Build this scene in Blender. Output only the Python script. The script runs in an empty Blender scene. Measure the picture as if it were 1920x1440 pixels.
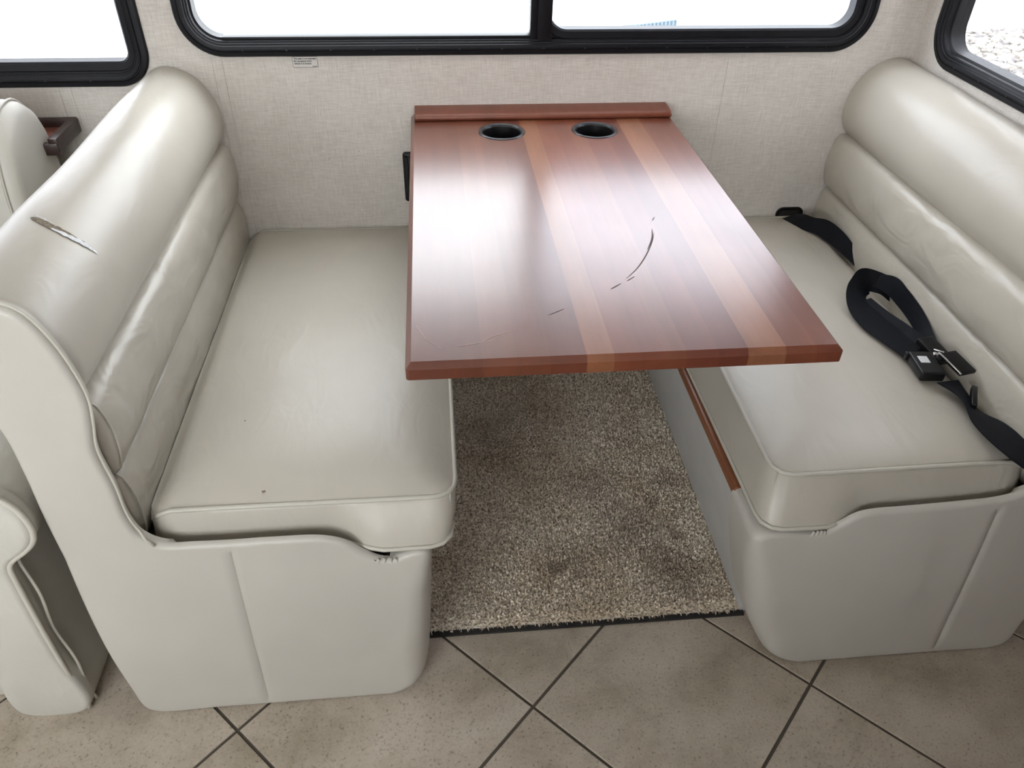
import bpy, bmesh, math, random
import numpy as np
from mathutils import Vector, Matrix, noise

random.seed(7); rng = np.random.default_rng(7)
scene = bpy.context.scene
C = scene.collection

# ---------------------------------------------------------------- units
# the layout is measured in a frame whose floor lies at z = F; T() turns it into metres with the floor at 0
S = 0.88; F = -0.10
def T(p): return Vector((p[0]*S, p[1]*S, (p[2]-F)*S))

# ---------------------------------------------------------------- camera
cam_d = bpy.data.cameras.new('camera'); cam = bpy.data.objects.new('camera', cam_d); C.objects.link(cam)
PITCH, YAW, ROLL, FPX = 0.662977, 0.107844, -0.021988, 1442.0
cy_, sy_ = math.cos(YAW), math.sin(YAW); cp_, sp_ = math.cos(PITCH), math.sin(PITCH)
fwd = Vector((sy_*cp_, cy_*cp_, -sp_)); rt = Vector((cy_, -sy_, 0)); dn = fwd.cross(rt)
cr, sr = math.cos(ROLL), math.sin(ROLL)
rt2 = cr*rt + sr*dn; dn2 = -sr*rt + cr*dn
M = Matrix.Identity(4)
for i in range(3):
    M[i][0] = rt2[i]; M[i][1] = -dn2[i]; M[i][2] = -fwd[i]
M.translation = T((0, -2.0407, 1.4494))
cam.matrix_world = M
cam_d.sensor_width = 36; cam_d.lens = 36*FPX/1920; cam_d.clip_start = .02; cam_d.clip_end = 300
scene.camera = cam

# ---------------------------------------------------------------- world, exposure
SKY = 9.0; LAMP = 3.0; SHZ = 1.35
w = bpy.data.worlds.new('overcast_sky'); scene.world = w; w.use_nodes = True
bg = w.node_tree.nodes['Background']
bg.inputs[0].default_value = (.93, .97, 1.0, 1); bg.inputs[1].default_value = SKY
vs = scene.view_settings
vs.view_transform = 'Standard'; vs.look = 'None'; vs.exposure = 0.12; vs.gamma = 1.0; vs.use_curve_mapping = False

cy = scene.cycles
cy.max_bounces = 6; cy.diffuse_bounces = 4; cy.glossy_bounces = 3; cy.transmission_bounces = 2; cy.transparent_max_bounces = 6
cy.use_adaptive_sampling = True; cy.adaptive_threshold = .10; cy.adaptive_min_samples = 20
cy.caustics_reflective = False; cy.caustics_refractive = False; cy.sample_clamp_indirect = 6.0

# ---------------------------------------------------------------- material helpers
def nmat(name, rough=.5, base=(.5, .5, .5), metal=0, spec=.5):
    m = bpy.data.materials.new(name); m.use_nodes = True
    nt = m.node_tree; b = nt.nodes['Principled BSDF']
    b.inputs['Base Color'].default_value = (*base, 1); b.inputs['Roughness'].default_value = rough
    b.inputs['Metallic'].default_value = metal; b.inputs['Specular IOR Level'].default_value = spec
    return m, nt, b
def node(nt, t, **kw):
    n = nt.nodes.new(t)
    for k, v in kw.items(): setattr(n, k, v)
    return n
def coords(nt, scale=(1, 1, 1), kind='Object'):
    tc = node(nt, 'ShaderNodeTexCoord'); mp = node(nt, 'ShaderNodeMapping')
    mp.inputs['Scale'].default_value = scale
    nt.links.new(tc.outputs[kind], mp.inputs['Vector']); return mp.outputs['Vector']
def tnoise(nt, vec, scale, detail=4, rough=.55, dist=0):
    n = node(nt, 'ShaderNodeTexNoise'); n.inputs['Scale'].default_value = scale
    n.inputs['Detail'].default_value = detail; n.inputs['Roughness'].default_value = rough
    n.inputs['Distortion'].default_value = dist
    nt.links.new(vec, n.inputs['Vector']); return n.outputs['Fac']
def ramp(nt, fac, stops):
    r = node(nt, 'ShaderNodeValToRGB'); e = r.color_ramp.elements
    while len(e) < len(stops): e.new(.5)
    for el, (p, c) in zip(e, stops): el.position = p; el.color = (*c, 1)
    nt.links.new(fac, r.inputs['Fac']); return r.outputs['Color']
def mixc(nt, fac, a, b, mode='MIX'):
    n = node(nt, 'ShaderNodeMix', data_type='RGBA', blend_type=mode)
    for sock, v in ((n.inputs[0], fac), (n.inputs[6], a), (n.inputs[7], b)):
        if hasattr(v, 'links'): nt.links.new(v, sock)
        else: sock.default_value = v if not isinstance(v, tuple) else (*v, 1)
    return n.outputs[2]
def mathn(nt, op, a, b=0.0, clamp=False):
    n = node(nt, 'ShaderNodeMath', operation=op); n.use_clamp = clamp
    for sock, v in ((n.inputs[0], a), (n.inputs[1], b)):
        if hasattr(v, 'links'): nt.links.new(v, sock)
        else: sock.default_value = v
    return n.outputs[0]
def bump(nt, b, h, strength=.2, dist=.002, prev=None):
    n = node(nt, 'ShaderNodeBump'); n.inputs['Strength'].default_value = strength; n.inputs['Distance'].default_value = dist
    nt.links.new(h, n.inputs['Height'])
    if prev is not None: nt.links.new(prev, n.inputs['Normal'])
    nt.links.new(n.outputs[0], b.inputs['Normal']); return n.outputs[0]

def make_vinyl(name, base, rough, seed=0, wrinkle=.0):
    m, nt, b = nmat(name, rough, base)
    v = coords(nt)
    big = tnoise(nt, v, 3.5, 3)
    col = ramp(nt, big, [(.3, tuple(c*.94 for c in base)), (.7, tuple(min(1, c*1.05) for c in base))])
    nt.links.new(col, b.inputs['Base Color'])
    vor = node(nt, 'ShaderNodeTexVoronoi'); vor.inputs['Scale'].default_value = 650
    nt.links.new(v, vor.inputs['Vector'])
    n1 = bump(nt, b, vor.outputs['Distance'], .09, .0006)
    if wrinkle:
        vv = coords(nt, (9, 3.5, 5)); wn = tnoise(nt, vv, 2.2, 2, .5, 1.2)
        bump(nt, b, wn, wrinkle, .03, n1)
    b.inputs['Specular IOR Level'].default_value = .45
    return m
VINYL = make_vinyl('cream_vinyl', (.468, .434, .372), .36, wrinkle=.06)
VINYL_SOFT = make_vinyl('cream_vinyl_soft', (.468, .434, .372), .33, wrinkle=.22)
VINYL_PANEL = make_vinyl('cream_vinyl_panel', (.485, .46, .41), .42, wrinkle=.02)
PIPING = make_vinyl('cream_piping', (.50, .475, .41), .42)
SOFA_V = make_vinyl('ivory_vinyl', (.53, .51, .455), .45, wrinkle=.08)
SOFA_D = make_vinyl('taupe_side_vinyl', (.30, .27, .21), .5)

def make_linen():
    m, nt, b = nmat('linen_wallpaper', .85, (.5, .46, .4), spec=.2)
    h = tnoise(nt, coords(nt, (38, 38, 760)), 1.0, 3, .6)
    v = tnoise(nt, coords(nt, (760, 760, 30)), 1.0, 3, .6)
    blot = tnoise(nt, coords(nt), 9, 4)
    s = mathn(nt, 'ADD', mathn(nt, 'MULTIPLY', h, .5), mathn(nt, 'MULTIPLY', v, .5))
    s = mathn(nt, 'ADD', mathn(nt, 'MULTIPLY', s, .85), mathn(nt, 'MULTIPLY', blot, .15))
    col = ramp(nt, s, [(.34, (.47, .428, .385)), (.5, (.605, .565, .52)), (.64, (.70, .665, .62))])
    nt.links.new(col, b.inputs['Base Color'])
    bump(nt, b, s, .25, .0012)
    return m
LINEN = make_linen()

def make_tile():
    m, nt, b = nmat('beige_stone_tile', .38, (.4, .34, .27))
    oi = node(nt, 'ShaderNodeObjectInfo')
    tc = node(nt, 'ShaderNodeTexCoord'); ad = node(nt, 'ShaderNodeVectorMath', operation='ADD')
    off = node(nt, 'ShaderNodeVectorMath', operation='SCALE'); off.inputs[0].default_value = (13, 7, 3)
    nt.links.new(oi.outputs['Random'], off.inputs['Scale'])
    nt.links.new(tc.outputs['Object'], ad.inputs[0]); nt.links.new(off.outputs[0], ad.inputs[1])
    v = ad.outputs[0]
    a = tnoise(nt, v, 7, 6, .62, .3); f = tnoise(nt, v, 210, 3, .6)
    col = ramp(nt, a, [(.3, (.31, .262, .20)), (.5, (.43, .37, .30)), (.7, (.51, .45, .375))])
    fc = ramp(nt, f, [(.30, (.45, .41, .37)), (.40, (.93, .92, .91)), (.7, (1.06, 1.06, 1.05))])
    col = mixc(nt, .9, col, fc, 'MULTIPLY')
    nt.links.new(col, b.inputs['Base Color'])
    rg = ramp(nt, a, [(.3, (.36,)*3), (.7, (.48,)*3)]); nt.links.new(rg, b.inputs['Roughness'])
    bump(nt, b, f, .12, .0015)
    return m
TILE = make_tile()
GROUT, nt_, b_ = nmat('dark_grout', .9, (.075, .062, .048))

def make_wood(name, rough, dark=1.0, coat=.0):
    m, nt, b = nmat(name, rough, (.3, .1, .05))
    oi = node(nt, 'ShaderNodeObjectInfo')
    v = coords(nt, (14, .9, 14)); g = tnoise(nt, v, 2.0, 4, .55, .15)
    v2 = coords(nt, (26, 1.4, 26)); g2 = tnoise(nt, v2, 3.0, 3, .6)
    big = tnoise(nt, coords(nt, (3, 2, 3)), 2.0, 3)
    k = ramp(nt, g, [(.3, (.88, .85, .83)), (.7, (1.08, 1.09, 1.10))])
    col = mixc(nt, 1.0, oi.outputs['Color'], k, 'MULTIPLY')
    k2 = ramp(nt, g2, [(.35, (.93, .92, .91)), (.6, (1.03, 1.03, 1.03))])
    col = mixc(nt, .8, col, k2, 'MULTIPLY')
    k3 = ramp(nt, big, [(.3, (.88, .86, .85)), (.7, (1.1, 1.1, 1.1))])
    col = mixc(nt, 1.0, col, k3, 'MULTIPLY')
    nt.links.new(col, b.inputs['Base Color'])
    sm = tnoise(nt, coords(nt, (3, 3, 3)), 2.0, 2, .5)
    rr = ramp(nt, sm, [(.3, (rough*.94,)*3), (.75, (rough*1.08,)*3)]); nt.links.new(rr, b.inputs['Roughness'])
    if coat:
        b.inputs['Coat Weight'].default_value = coat; b.inputs['Coat Roughness'].default_value = .22
    return m
WOOD = make_wood('varnished_cherry_planks', .34, coat=.5)
WOOD_M = make_wood('cherry_trim', .33, coat=.1)

def simple(name, base, rough, metal=0, spec=.5, nz=None):
    m, nt, b = nmat(name, rough, base, metal, spec)
    if nz:
        sc, amt = nz; f = tnoise(nt, coords(nt), sc, 4)
        col = ramp(nt, f, [(.3, tuple(c*(1-amt) for c in base)), (.7, tuple(min(1, c*(1+amt)) for c in base))])
        nt.links.new(col, b.inputs['Base Color'])
    return m
BLACKF = simple('black_window_frame', (.005, .005, .007), .46, spec=.22, nz=(40, .25))
BLACKP = simple('black_plastic', (.006, .006, .007), .36, spec=.28, nz=(30, .2))
CUP_IN = simple('cup_black', (.006, .006, .007), .4, nz=(30, .2))
CUP_RIM = simple('cup_rim_black', (.03, .03, .034), .3, nz=(30, .2))
BOARD = simple('grey_base_board', (.56, .55, .53), .55, nz=(12, .04))
CREAM = simple('cream_ceiling', (.72, .70, .66), .8, nz=(5, .03))
CHROME = simple('chrome', (.75, .75, .77), .15, 1.0, nz=(20, .05))
WHITEL = simple('white_paper_label', (.65, .66, .68), .6, nz=(60, .05))
INK = simple('black_ink', (.02, .02, .025), .6, nz=(60, .1))
INKG = simple('grey_ink', (.16, .15, .15), .7, nz=(60, .1))
STICK = simple('sticker_film', (.60, .57, .53), .5, nz=(60, .04))
DARKV = simple('black_binding_and_slot_shade', (.02, .018, .016), .9, nz=(60, .2))  # black of the carpet binding; also painted shade filling the belt slot
SCUFFW = simple('white_scuff', (.72, .69, .65), .8, nz=(200, .1))
SCUFFD = simple('dark_scuff', (.20, .15, .12), .9, nz=(200, .3))
TEARB = simple('torn_backing', (.20, .165, .12), .95, nz=(300, .55))
TEARW = simple('torn_white_edge', (.72, .73, .75), .8, nz=(250, .2))
SCRATCH = simple('scratch_in_varnish', (.055, .02, .016), .7, nz=(300, .4))
SCRATCHL = simple('pale_scratch', (.42, .26, .20), .5, nz=(300, .3))
CONC = simple('pale_concrete', (.72, .72, .71), .9, nz=(1.2, .06))
STONE_D = simple('gravel_bed', (.20, .18, .16), .95, nz=(9, .3))
BLUECORR = simple('pale_blue_corrugated', (.12, .155, .18), .6, nz=(3, .06))
SCREW = simple('screw_black', (.03, .03, .034), .3, .4, nz=(90, .3))

def make_stone():
    m, nt, b = nmat('river_gravel', .85, (.3, .28, .25))
    v = coords(nt)
    vor = node(nt, 'ShaderNodeTexVoronoi'); vor.inputs['Scale'].default_value = 5.0
    nt.links.new(v, vor.inputs['Vector'])
    f = tnoise(nt, v, 14, 4)
    col = ramp(nt, tnoise(nt, v, 5.5, 2), [(.35, (.16, .15, .145)), (.5, (.32, .295, .255)), (.65, (.46, .44, .40))])
    col = mixc(nt, .35, col, f, 'OVERLAY')
    nt.links.new(col, b.inputs['Base Color']); return m
STONE = make_stone()

def make_belt():
    m, nt, b = nmat('black_webbing', .6, (.004, .0045, .007), spec=.15)
    wv = node(nt, 'ShaderNodeTexWave'); wv.inputs['Scale'].default_value = 260
    nt.links.new(coords(nt), wv.inputs['Vector']); bump(nt, b, wv.outputs['Fac'], .3, .0006)
    b.inputs['Sheen Weight'].default_value = .02; b.inputs['Sheen Tint'].default_value = (.3, .4, .6, 1)
    return m
BELT = make_belt()

def make_glass(name, tint):
    m = bpy.data.materials.new(name); m.use_nodes = True; nt = m.node_tree
    for n in list(nt.nodes): nt.nodes.remove(n)
    out = node(nt, 'ShaderNodeOutputMaterial'); mix = node(nt, 'ShaderNodeMixShader')
    tr = node(nt, 'ShaderNodeBsdfTransparent'); gl = node(nt, 'ShaderNodeBsdfGlossy')
    v = coords(nt); f = tnoise(nt, v, 1.5, 2)
    nt.links.new(ramp(nt, f, [(.2, tuple(t*.985 for t in tint)), (.8, tint)]), tr.inputs['Color'])
    gl.inputs['Roughness'].default_value = .02; gl.inputs['Color'].default_value = (.9, .9, .9, 1)
    lw = node(nt, 'ShaderNodeLayerWeight'); lw.inputs['Blend'].default_value = .5
    fr = mathn(nt, 'ADD', mathn(nt, 'MULTIPLY', mathn(nt, 'POWER', lw.outputs['Facing'], 5.0), .7), .025)
    nt.links.new(fr, mix.inputs[0]); nt.links.new(tr.outputs[0], mix.inputs[1]); nt.links.new(gl.outputs[0], mix.inputs[2])
    nt.links.new(mix.outputs[0], out.inputs[0]); return m
GLASS = make_glass('window_glass', (.93, .94, .95))
GLASS_S = make_glass('screened_window_glass', (.86, .87, .90))
GLASS_T = make_glass('tinted_window_glass', (.72, .72, .74))

def make_carpet():
    m, nt, b = nmat('beige_cut_pile', .95, (.35, .3, .25), spec=.1)
    v = coords(nt)
    st = tnoise(nt, v, 4.0, 5, .62, .5); f = tnoise(nt, v, 190, 2, .6)
    col = ramp(nt, f, [(.37, (.30, .25, .19)), (.47, (.72, .635, .52)), (.62, (.92, .85, .74))])
    stain = ramp(nt, st, [(.30, (.72, .66, .58)), (.44, (.90, .87, .83)), (.58, (1, 1, 1))])
    col = mixc(nt, 1.0, col, stain, 'MULTIPLY')
    sep = node(nt, 'ShaderNodeSeparateXYZ'); nt.links.new(v, sep.inputs[0])
    def spot(cx, cy, r, k):
        nonlocal col
        dx = mathn(nt, 'SUBTRACT', sep.outputs[0], cx*S); dy = mathn(nt, 'SUBTRACT', sep.outputs[1], cy*S)
        d = mathn(nt, 'SQRT', mathn(nt, 'ADD', mathn(nt, 'MULTIPLY', dx, dx), mathn(nt, 'MULTIPLY', dy, dy)))
        d = mathn(nt, 'ADD', d, mathn(nt, 'MULTIPLY', mathn(nt, 'SUBTRACT', tnoise(nt, v, 30, 3), .5), r*S*1.2))
        fac = mathn(nt, 'MULTIPLY', mathn(nt, 'SUBTRACT', 1.0, mathn(nt, 'DIVIDE', d, r*S), True), k, True)
        col = mixc(nt, fac, col, (.34, .275, .215))
    for a in ((.245, -.835, .035, 1.3), (.545, -.63, .03, .9), (.54, -.86, .10, .9), (.46, -.72, .13, .65), (.40, -.56, .12, .45), (.60, -.55, .06, .6),
              (.30, -.80, .09, .5), (.58, -.75, .03, .8), (.10, -.3, .16, .45)): spot(*a)
    nt.links.new(col, b.inputs['Base Color']); return m
CARPET = make_carpet()

# ---------------------------------------------------------------- mesh helpers
def link(o, parent=None):
    C.objects.link(o)
    if parent is not None: o.parent = parent
    return o
def empty(name, loc):
    o = bpy.data.objects.new(name, None); o.location = T(loc); o.empty_display_size = .05
    C.objects.link(o); return o
def tag(o, label=None, cat=None, group=None, kind=None):
    if label: o['label'] = label
    if cat: o['category'] = cat
    if group: o['group'] = group
    if kind: o['kind'] = kind
    return o
def place(o, parent):
    if parent is not None:
        o.parent = parent; o.location = -parent.location if parent.type == 'EMPTY' else (0, 0, 0)
def mk(name, verts, faces, m, parent=None, smooth=True, conv=True, angle=None):
    """verts in layout units; one mesh object; children of empties keep world coordinates"""
    me = bpy.data.meshes.new(name)
    me.from_pydata([T(v) if conv else Vector(v) for v in verts], [], faces)
    me.materials.append(m)
    bm = bmesh.new(); bm.from_mesh(me); bmesh.ops.recalc_face_normals(bm, faces=bm.faces)
    for f in bm.faces: f.smooth = smooth
    bm.to_mesh(me); bm.free()
    if angle is not None and smooth: me.set_sharp_from_angle(angle=math.radians(angle))
    o = bpy.data.objects.new(name, me); C.objects.link(o); place(o, parent); return o
def mkbm(name, bm, m, parent=None, smooth=True, angle=None, conv=True):
    if conv:
        for v in bm.verts: v.co = T(v.co)
    bmesh.ops.recalc_face_normals(bm, faces=bm.faces)
    for f in bm.faces: f.smooth = smooth
    me = bpy.data.meshes.new(name); bm.to_mesh(me); bm.free(); me.materials.append(m)
    if angle is not None and smooth: me.set_sharp_from_angle(angle=math.radians(angle))
    o = bpy.data.objects.new(name, me); C.objects.link(o); place(o, parent); return o
def boxbm(bm, x0, x1, y0, y1, z0, z1, bev=0, seg=2):
    r = bmesh.ops.create_cube(bm, size=1)
    vs_ = r['verts']
    for v in vs_:
        v.co = Vector(((x0+x1)/2+v.co.x*(x1-x0), (y0+y1)/2+v.co.y*(y1-y0), (z0+z1)/2+v.co.z*(z1-z0)))
    if bev:
        es = list({e for v in vs_ for e in v.link_edges})
        bmesh.ops.bevel(bm, geom=es, offset=bev, segments=seg, profile=.6, affect='EDGES')
    return vs_
def box(name, x0, x1, y0, y1, z0, z1, m, parent=None, bev=.004, seg=2):
    bm = bmesh.new(); boxbm(bm, min(x0, x1), max(x0, x1), min(y0, y1), max(y0, y1), z0, z1, bev, seg)
    return mkbm(name, bm, m, parent, True, 35)
def loft(rings, closed=True, cap0=False, cap1=False, off=0):
    n = len(rings[0]); V = [tuple(p) for r in rings for p in r]; Fc = []
    for i in range(len(rings)-1):
        for j in range(n if closed else n-1):
            k = (j+1) % n
            Fc.append((off+i*n+j, off+i*n+k, off+(i+1)*n+k, off+(i+1)*n+j))
    if cap0: Fc.append(tuple(off+j for j in range(n)))
    if cap1: Fc.append(tuple(off+(len(rings)-1)*n+j for j in range(n)))
    return V, Fc
def tube_geo(pts, r, n=8, closed=False, off=0):
    pts = [Vector(p) for p in pts]; rings = []; N = len(pts); up = None
    for i in range(N):
        a = pts[(i-1) % N] if (closed or i) else pts[0]; b = pts[(i+1) % N] if (closed or i < N-1) else pts[-1]
        t = (b-a).normalized()
        if up is None: up = Vector((0, 0, 1)) if abs(t.z) < .9 else Vector((1, 0, 0))
        s = t.cross(up).normalized(); up = s.cross(t).normalized()
        rr = r[i] if isinstance(r, (list, tuple)) else r
        rings.append([pts[i]+rr*(math.cos(2*math.pi*k/n)*s+math.sin(2*math.pi*k/n)*up) for k in range(n)])
    if closed: rings.append(rings[0])
    return loft(rings, True, not closed, not closed, off)
def tube(name, pts, r, m, parent=None, n=8, closed=False):
    V, Fc = tube_geo(pts, r, n, closed); return mk(name, V, Fc, m, parent)
def catmull(pts, closed=False, step=.01):
    """resample a polyline smoothly at about the given spacing"""
    P = [np.array(p, float) for p in pts]; n = len(P); out = []
    for i in range(n if closed else n-1):
        p0 = P[(i-1) % n] if (closed or i > 0) else P[0]*2-P[1]
        p1 = P[i]; p2 = P[(i+1) % n]; p3 = P[(i+2) % n] if (closed or i < n-2) else P[-1]*2-P[-2]
        a = np.linalg.norm(p1-p0)**.5+1e-6; b = np.linalg.norm(p2-p1)**.5+1e-6; c = np.linalg.norm(p3-p2)**.5+1e-6
        m1 = (p2-p1) + b*((p1-p0)/a-(p2-p0)/(a+b)); m2 = (p2-p1) + b*((p3-p2)/c-(p3-p1)/(b+c))
        k = max(1, int(round(np.linalg.norm(p2-p1)/step)))
        for j in range(k):
            t = j/k
            out.append((2*t**3-3*t**2+1)*p1+(t**3-2*t**2+t)*m1+(-2*t**3+3*t**2)*p2+(t**3-t**2)*m2)
    if not closed: out.append(P[-1])
    return out
def resample(pts, n, closed=False):
    P = np.array([list(p) for p in pts]); 
    if closed: P = np.vstack([P, P[:1]])
    d = np.r_[0, np.cumsum(np.linalg.norm(np.diff(P, axis=0), axis=1))]
    t = np.linspace(0, d[-1], n+(1 if closed else 0)); 
    R = np.stack([np.interp(t, d, P[:, k]) for k in range(P.shape[1])], 1)
    return R[:-1] if closed else R
def smoothstep(a, b, x):
    t = min(1, max(0, (x-a)/(b-a))); return t*t*(3-2*t)
def rrect(x0, x1, z0, z1, r, n=10):
    out = []
    for cx, cz, a0 in ((x1-r, z1-r, 0), (x0+r, z1-r, 90), (x0+r, z0+r, 180), (x1-r, z0+r, 270)):
        for k in range(n+1):
            a = math.radians(a0+90*k/n); out.append((cx+r*math.cos(a), cz+r*math.sin(a)))
    return out
def boolean(o, cutters):
    for c in cutters:
        md = o.modifiers.new('cut', 'BOOLEAN'); md.operation = 'DIFFERENCE'; md.solver = 'EXACT'; md.object = c
    dg = bpy.context.evaluated_depsgraph_get(); me = bpy.data.meshes.new_from_object(o.evaluated_get(dg))
    o.modifiers.clear(); old = o.data; o.data = me; bpy.data.meshes.remove(old)
    for c in cutters:
        d = c.data; bpy.data.objects.remove(c); bpy.data.meshes.remove(d)
    return o
def prism_y(outline, y0, y1):
    return loft([[(x, y0, z) for x, z in outline], [(x, y1, z) for x, z in outline]], True, True, True)
def prism_x(outline, x0, x1):
    return loft([[(x0, y, z) for y, z in outline], [(x1, y, z) for y, z in outline]], True, True, True)

# ---------------------------------------------------------------- room shell
WY = .07        # inner face of the back wall
RX = 1.315      # inner face of the slide-out's end wall
CZ = 1.98       # ceiling
# window openings (outer frame outlines)
W1 = dict(x0=-.625, x1=1.178, z0=.890, z1=1.50, r=.105)
W2 = dict(x0=-1.95, x1=-.708, z0=.820, z1=1.45, r=.085)
W3 = dict(y0=-.90, y1=-.006, z0=.888, z1=1.48, r=.10)
def cut_y(wd, y0, y1, ins=.022):
    V, Fc = prism_y(rrect(wd['x0']+ins, wd['x1']-ins, wd['z0']+ins, wd['z1']-ins, wd['r']-ins*.6), y0, y1)
    return mk('cutter', V, Fc, LINEN, smooth=False)
bm = bmesh.new(); boxbm(bm, -3.1, RX+.05, WY, WY+.06, F-.02, CZ+.02)
wall_back = mkbm('wall_back', bm, LINEN, smooth=False)
cuts = [cut_y(W1, WY-.1, WY+.2), cut_y(W2, WY-.1, WY+.2)]
for sx in (-.533, -.558, .797, -.952, -.923):            # paper seams: narrow grooves
    bm = bmesh.new(); boxbm(bm, sx-.0007, sx+.0007, WY-.02, WY+.0012, F-.1, CZ+.1); cuts.append(mkbm('cutter', bm, LINEN, smooth=False))
boolean(wall_back, cuts)
tag(wall_back, 'beige linen papered wall behind the dinette table, with two windows', 'wall', kind='structure')

bm = bmesh.new(); boxbm(bm, RX, RX+.05, -.93, WY, F-.02, CZ+.02)
wall_right = mkbm('wall_right', bm, LINEN, smooth=False)
V, Fc = prism_x(rrect(W3['y0']+.022, W3['y1']-.022, W3['z0']+.022, W3['z1']-.022, W3['r']-.014), RX-.1, RX+.2)
boolean(wall_right, [mk('cutter', V, Fc, LINEN, smooth=False)])
tag(wall_right, 'short beige linen end wall behind the right-hand bench', 'wall', kind='structure')

def shell_wall(name, x0, x1, y0, y1, holes, axis, label):
    bm = bmesh.new(); boxbm(bm, x0, x1, y0, y1, F-.02, CZ+.02)
    o = mkbm(name, bm, LINEN, smooth=False); cs = []
    for h in holes:
        ol = rrect(*h)
        V, Fc = prism_y(ol, y0-.2, y1+.2) if axis == 'y' else prism_x(ol, x0-.2, x1+.2)
        cs.append(mk('cutter', V, Fc, LINEN, smooth=False))
    if cs: boolean(o, cs)
    tag(o, label, 'wall', kind='structure'); return o
YB = -2.95
shell_wall('wall_front', -3.1, -.35, YB-.06, YB, [(-2.1, -.5, .66, 1.62, .08)], 'y', 'papered wall across the aisle behind the camera with one wide window')
bm = bmesh.new(); boxbm(bm, -.35, 2.9, YB-.06, YB, F-.02, CZ+.02); gal = mkbm('wall_galley', bm, WOOD_M, smooth=False); gal.color = (.16, .07, .04, 1)
V, Fc = prism_y(rrect(-.2, .45, 1.05, 1.60, .08), YB-.3, YB+.2); boolean(gal, [mk('cutter', V, Fc, LINEN, smooth=False)])  # unseen window added here to brighten the back wall
tag(gal, 'dark cherry panelled galley wall across the aisle behind the camera', 'wall', kind='structure')
shell_wall('wall_left', -3.16, -3.1, YB, WY+.06, [], 'x', 'papered wall closing off the cab end')
shell_wall('wall_aisle', RX+.05, 2.96, -.98, -.93, [], 'y', 'papered coach wall beside the right-hand bench')
shell_wall('wall_side', 2.9, 2.96, YB, -.93, [], 'x', 'papered wall at the rear end of the coach')
bm = bmesh.new(); boxbm(bm, -3.16, 2.96, YB-.06, -.93, CZ, CZ+.04); boxbm(bm, -3.16, RX+.05, -.93, WY+.06, CZ, CZ+.04)
tag(mkbm('ceiling', bm, CREAM, smooth=False), 'cream panelled ceiling above the dinette', 'ceiling', kind='structure')

# ---------------------------------------------------------------- tiled floor
bm = bmesh.new(); boxbm(bm, -3.1, 2.9, YB, -.93, F-.05, F-.003); boxbm(bm, -3.1, RX+.05, -.93, WY, F-.05, F-.003)
floor = mkbm('floor', bm, GROUT, smooth=False)
tag(floor, 'beige stone tile floor laid diagonally with dark grout lines', 'floor', kind='structure')
TD = .6144; GX, GY = .15344, -1.18296; half = TD/2; g = .0032
tme = None
for i in range(-5, 5):
    for j in range(-5, 4):
        for k in (0, 1):
            cx = GX+(i+.5*k)*TD+half; cyy = GY+(j+.5*k)*TD
            if not (-3.0 < cx < 2.9 and YB+.02 < cyy < -.42) or (cx > 1.0 and cyy > -.80): continue
            if tme is None:
                bm = bmesh.new(); q = half-g*1.414
                r = [bm.verts.new((x*S, y*S, z*S)) for z in (-.004, 0) for x, y in ((q, 0), (0, q), (-q, 0), (0, -q))]
                bm.faces.new(r[4:]); bm.faces.new(r[:4][::-1])
                for a in range(4): bm.faces.new((r[a], r[(a+1) % 4], r[4+(a+1) % 4], r[4+a]))
                top = [e for e in bm.edges if all(v.co.z > -1e-6 for v in e.verts)]
                bmesh.ops.bevel(bm, geom=top, offset=.0018, segments=2, profile=.6, affect='EDGES')
                bmesh.ops.recalc_face_normals(bm, faces=bm.faces)
                tme = bpy.data.meshes.new('tile'); bm.to_mesh(tme); bm.free(); tme.materials.append(TILE)
            o = bpy.data.objects.new('tile', tme); C.objects.link(o); o.parent = floor; o.location = T((cx, cyy, F))

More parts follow.
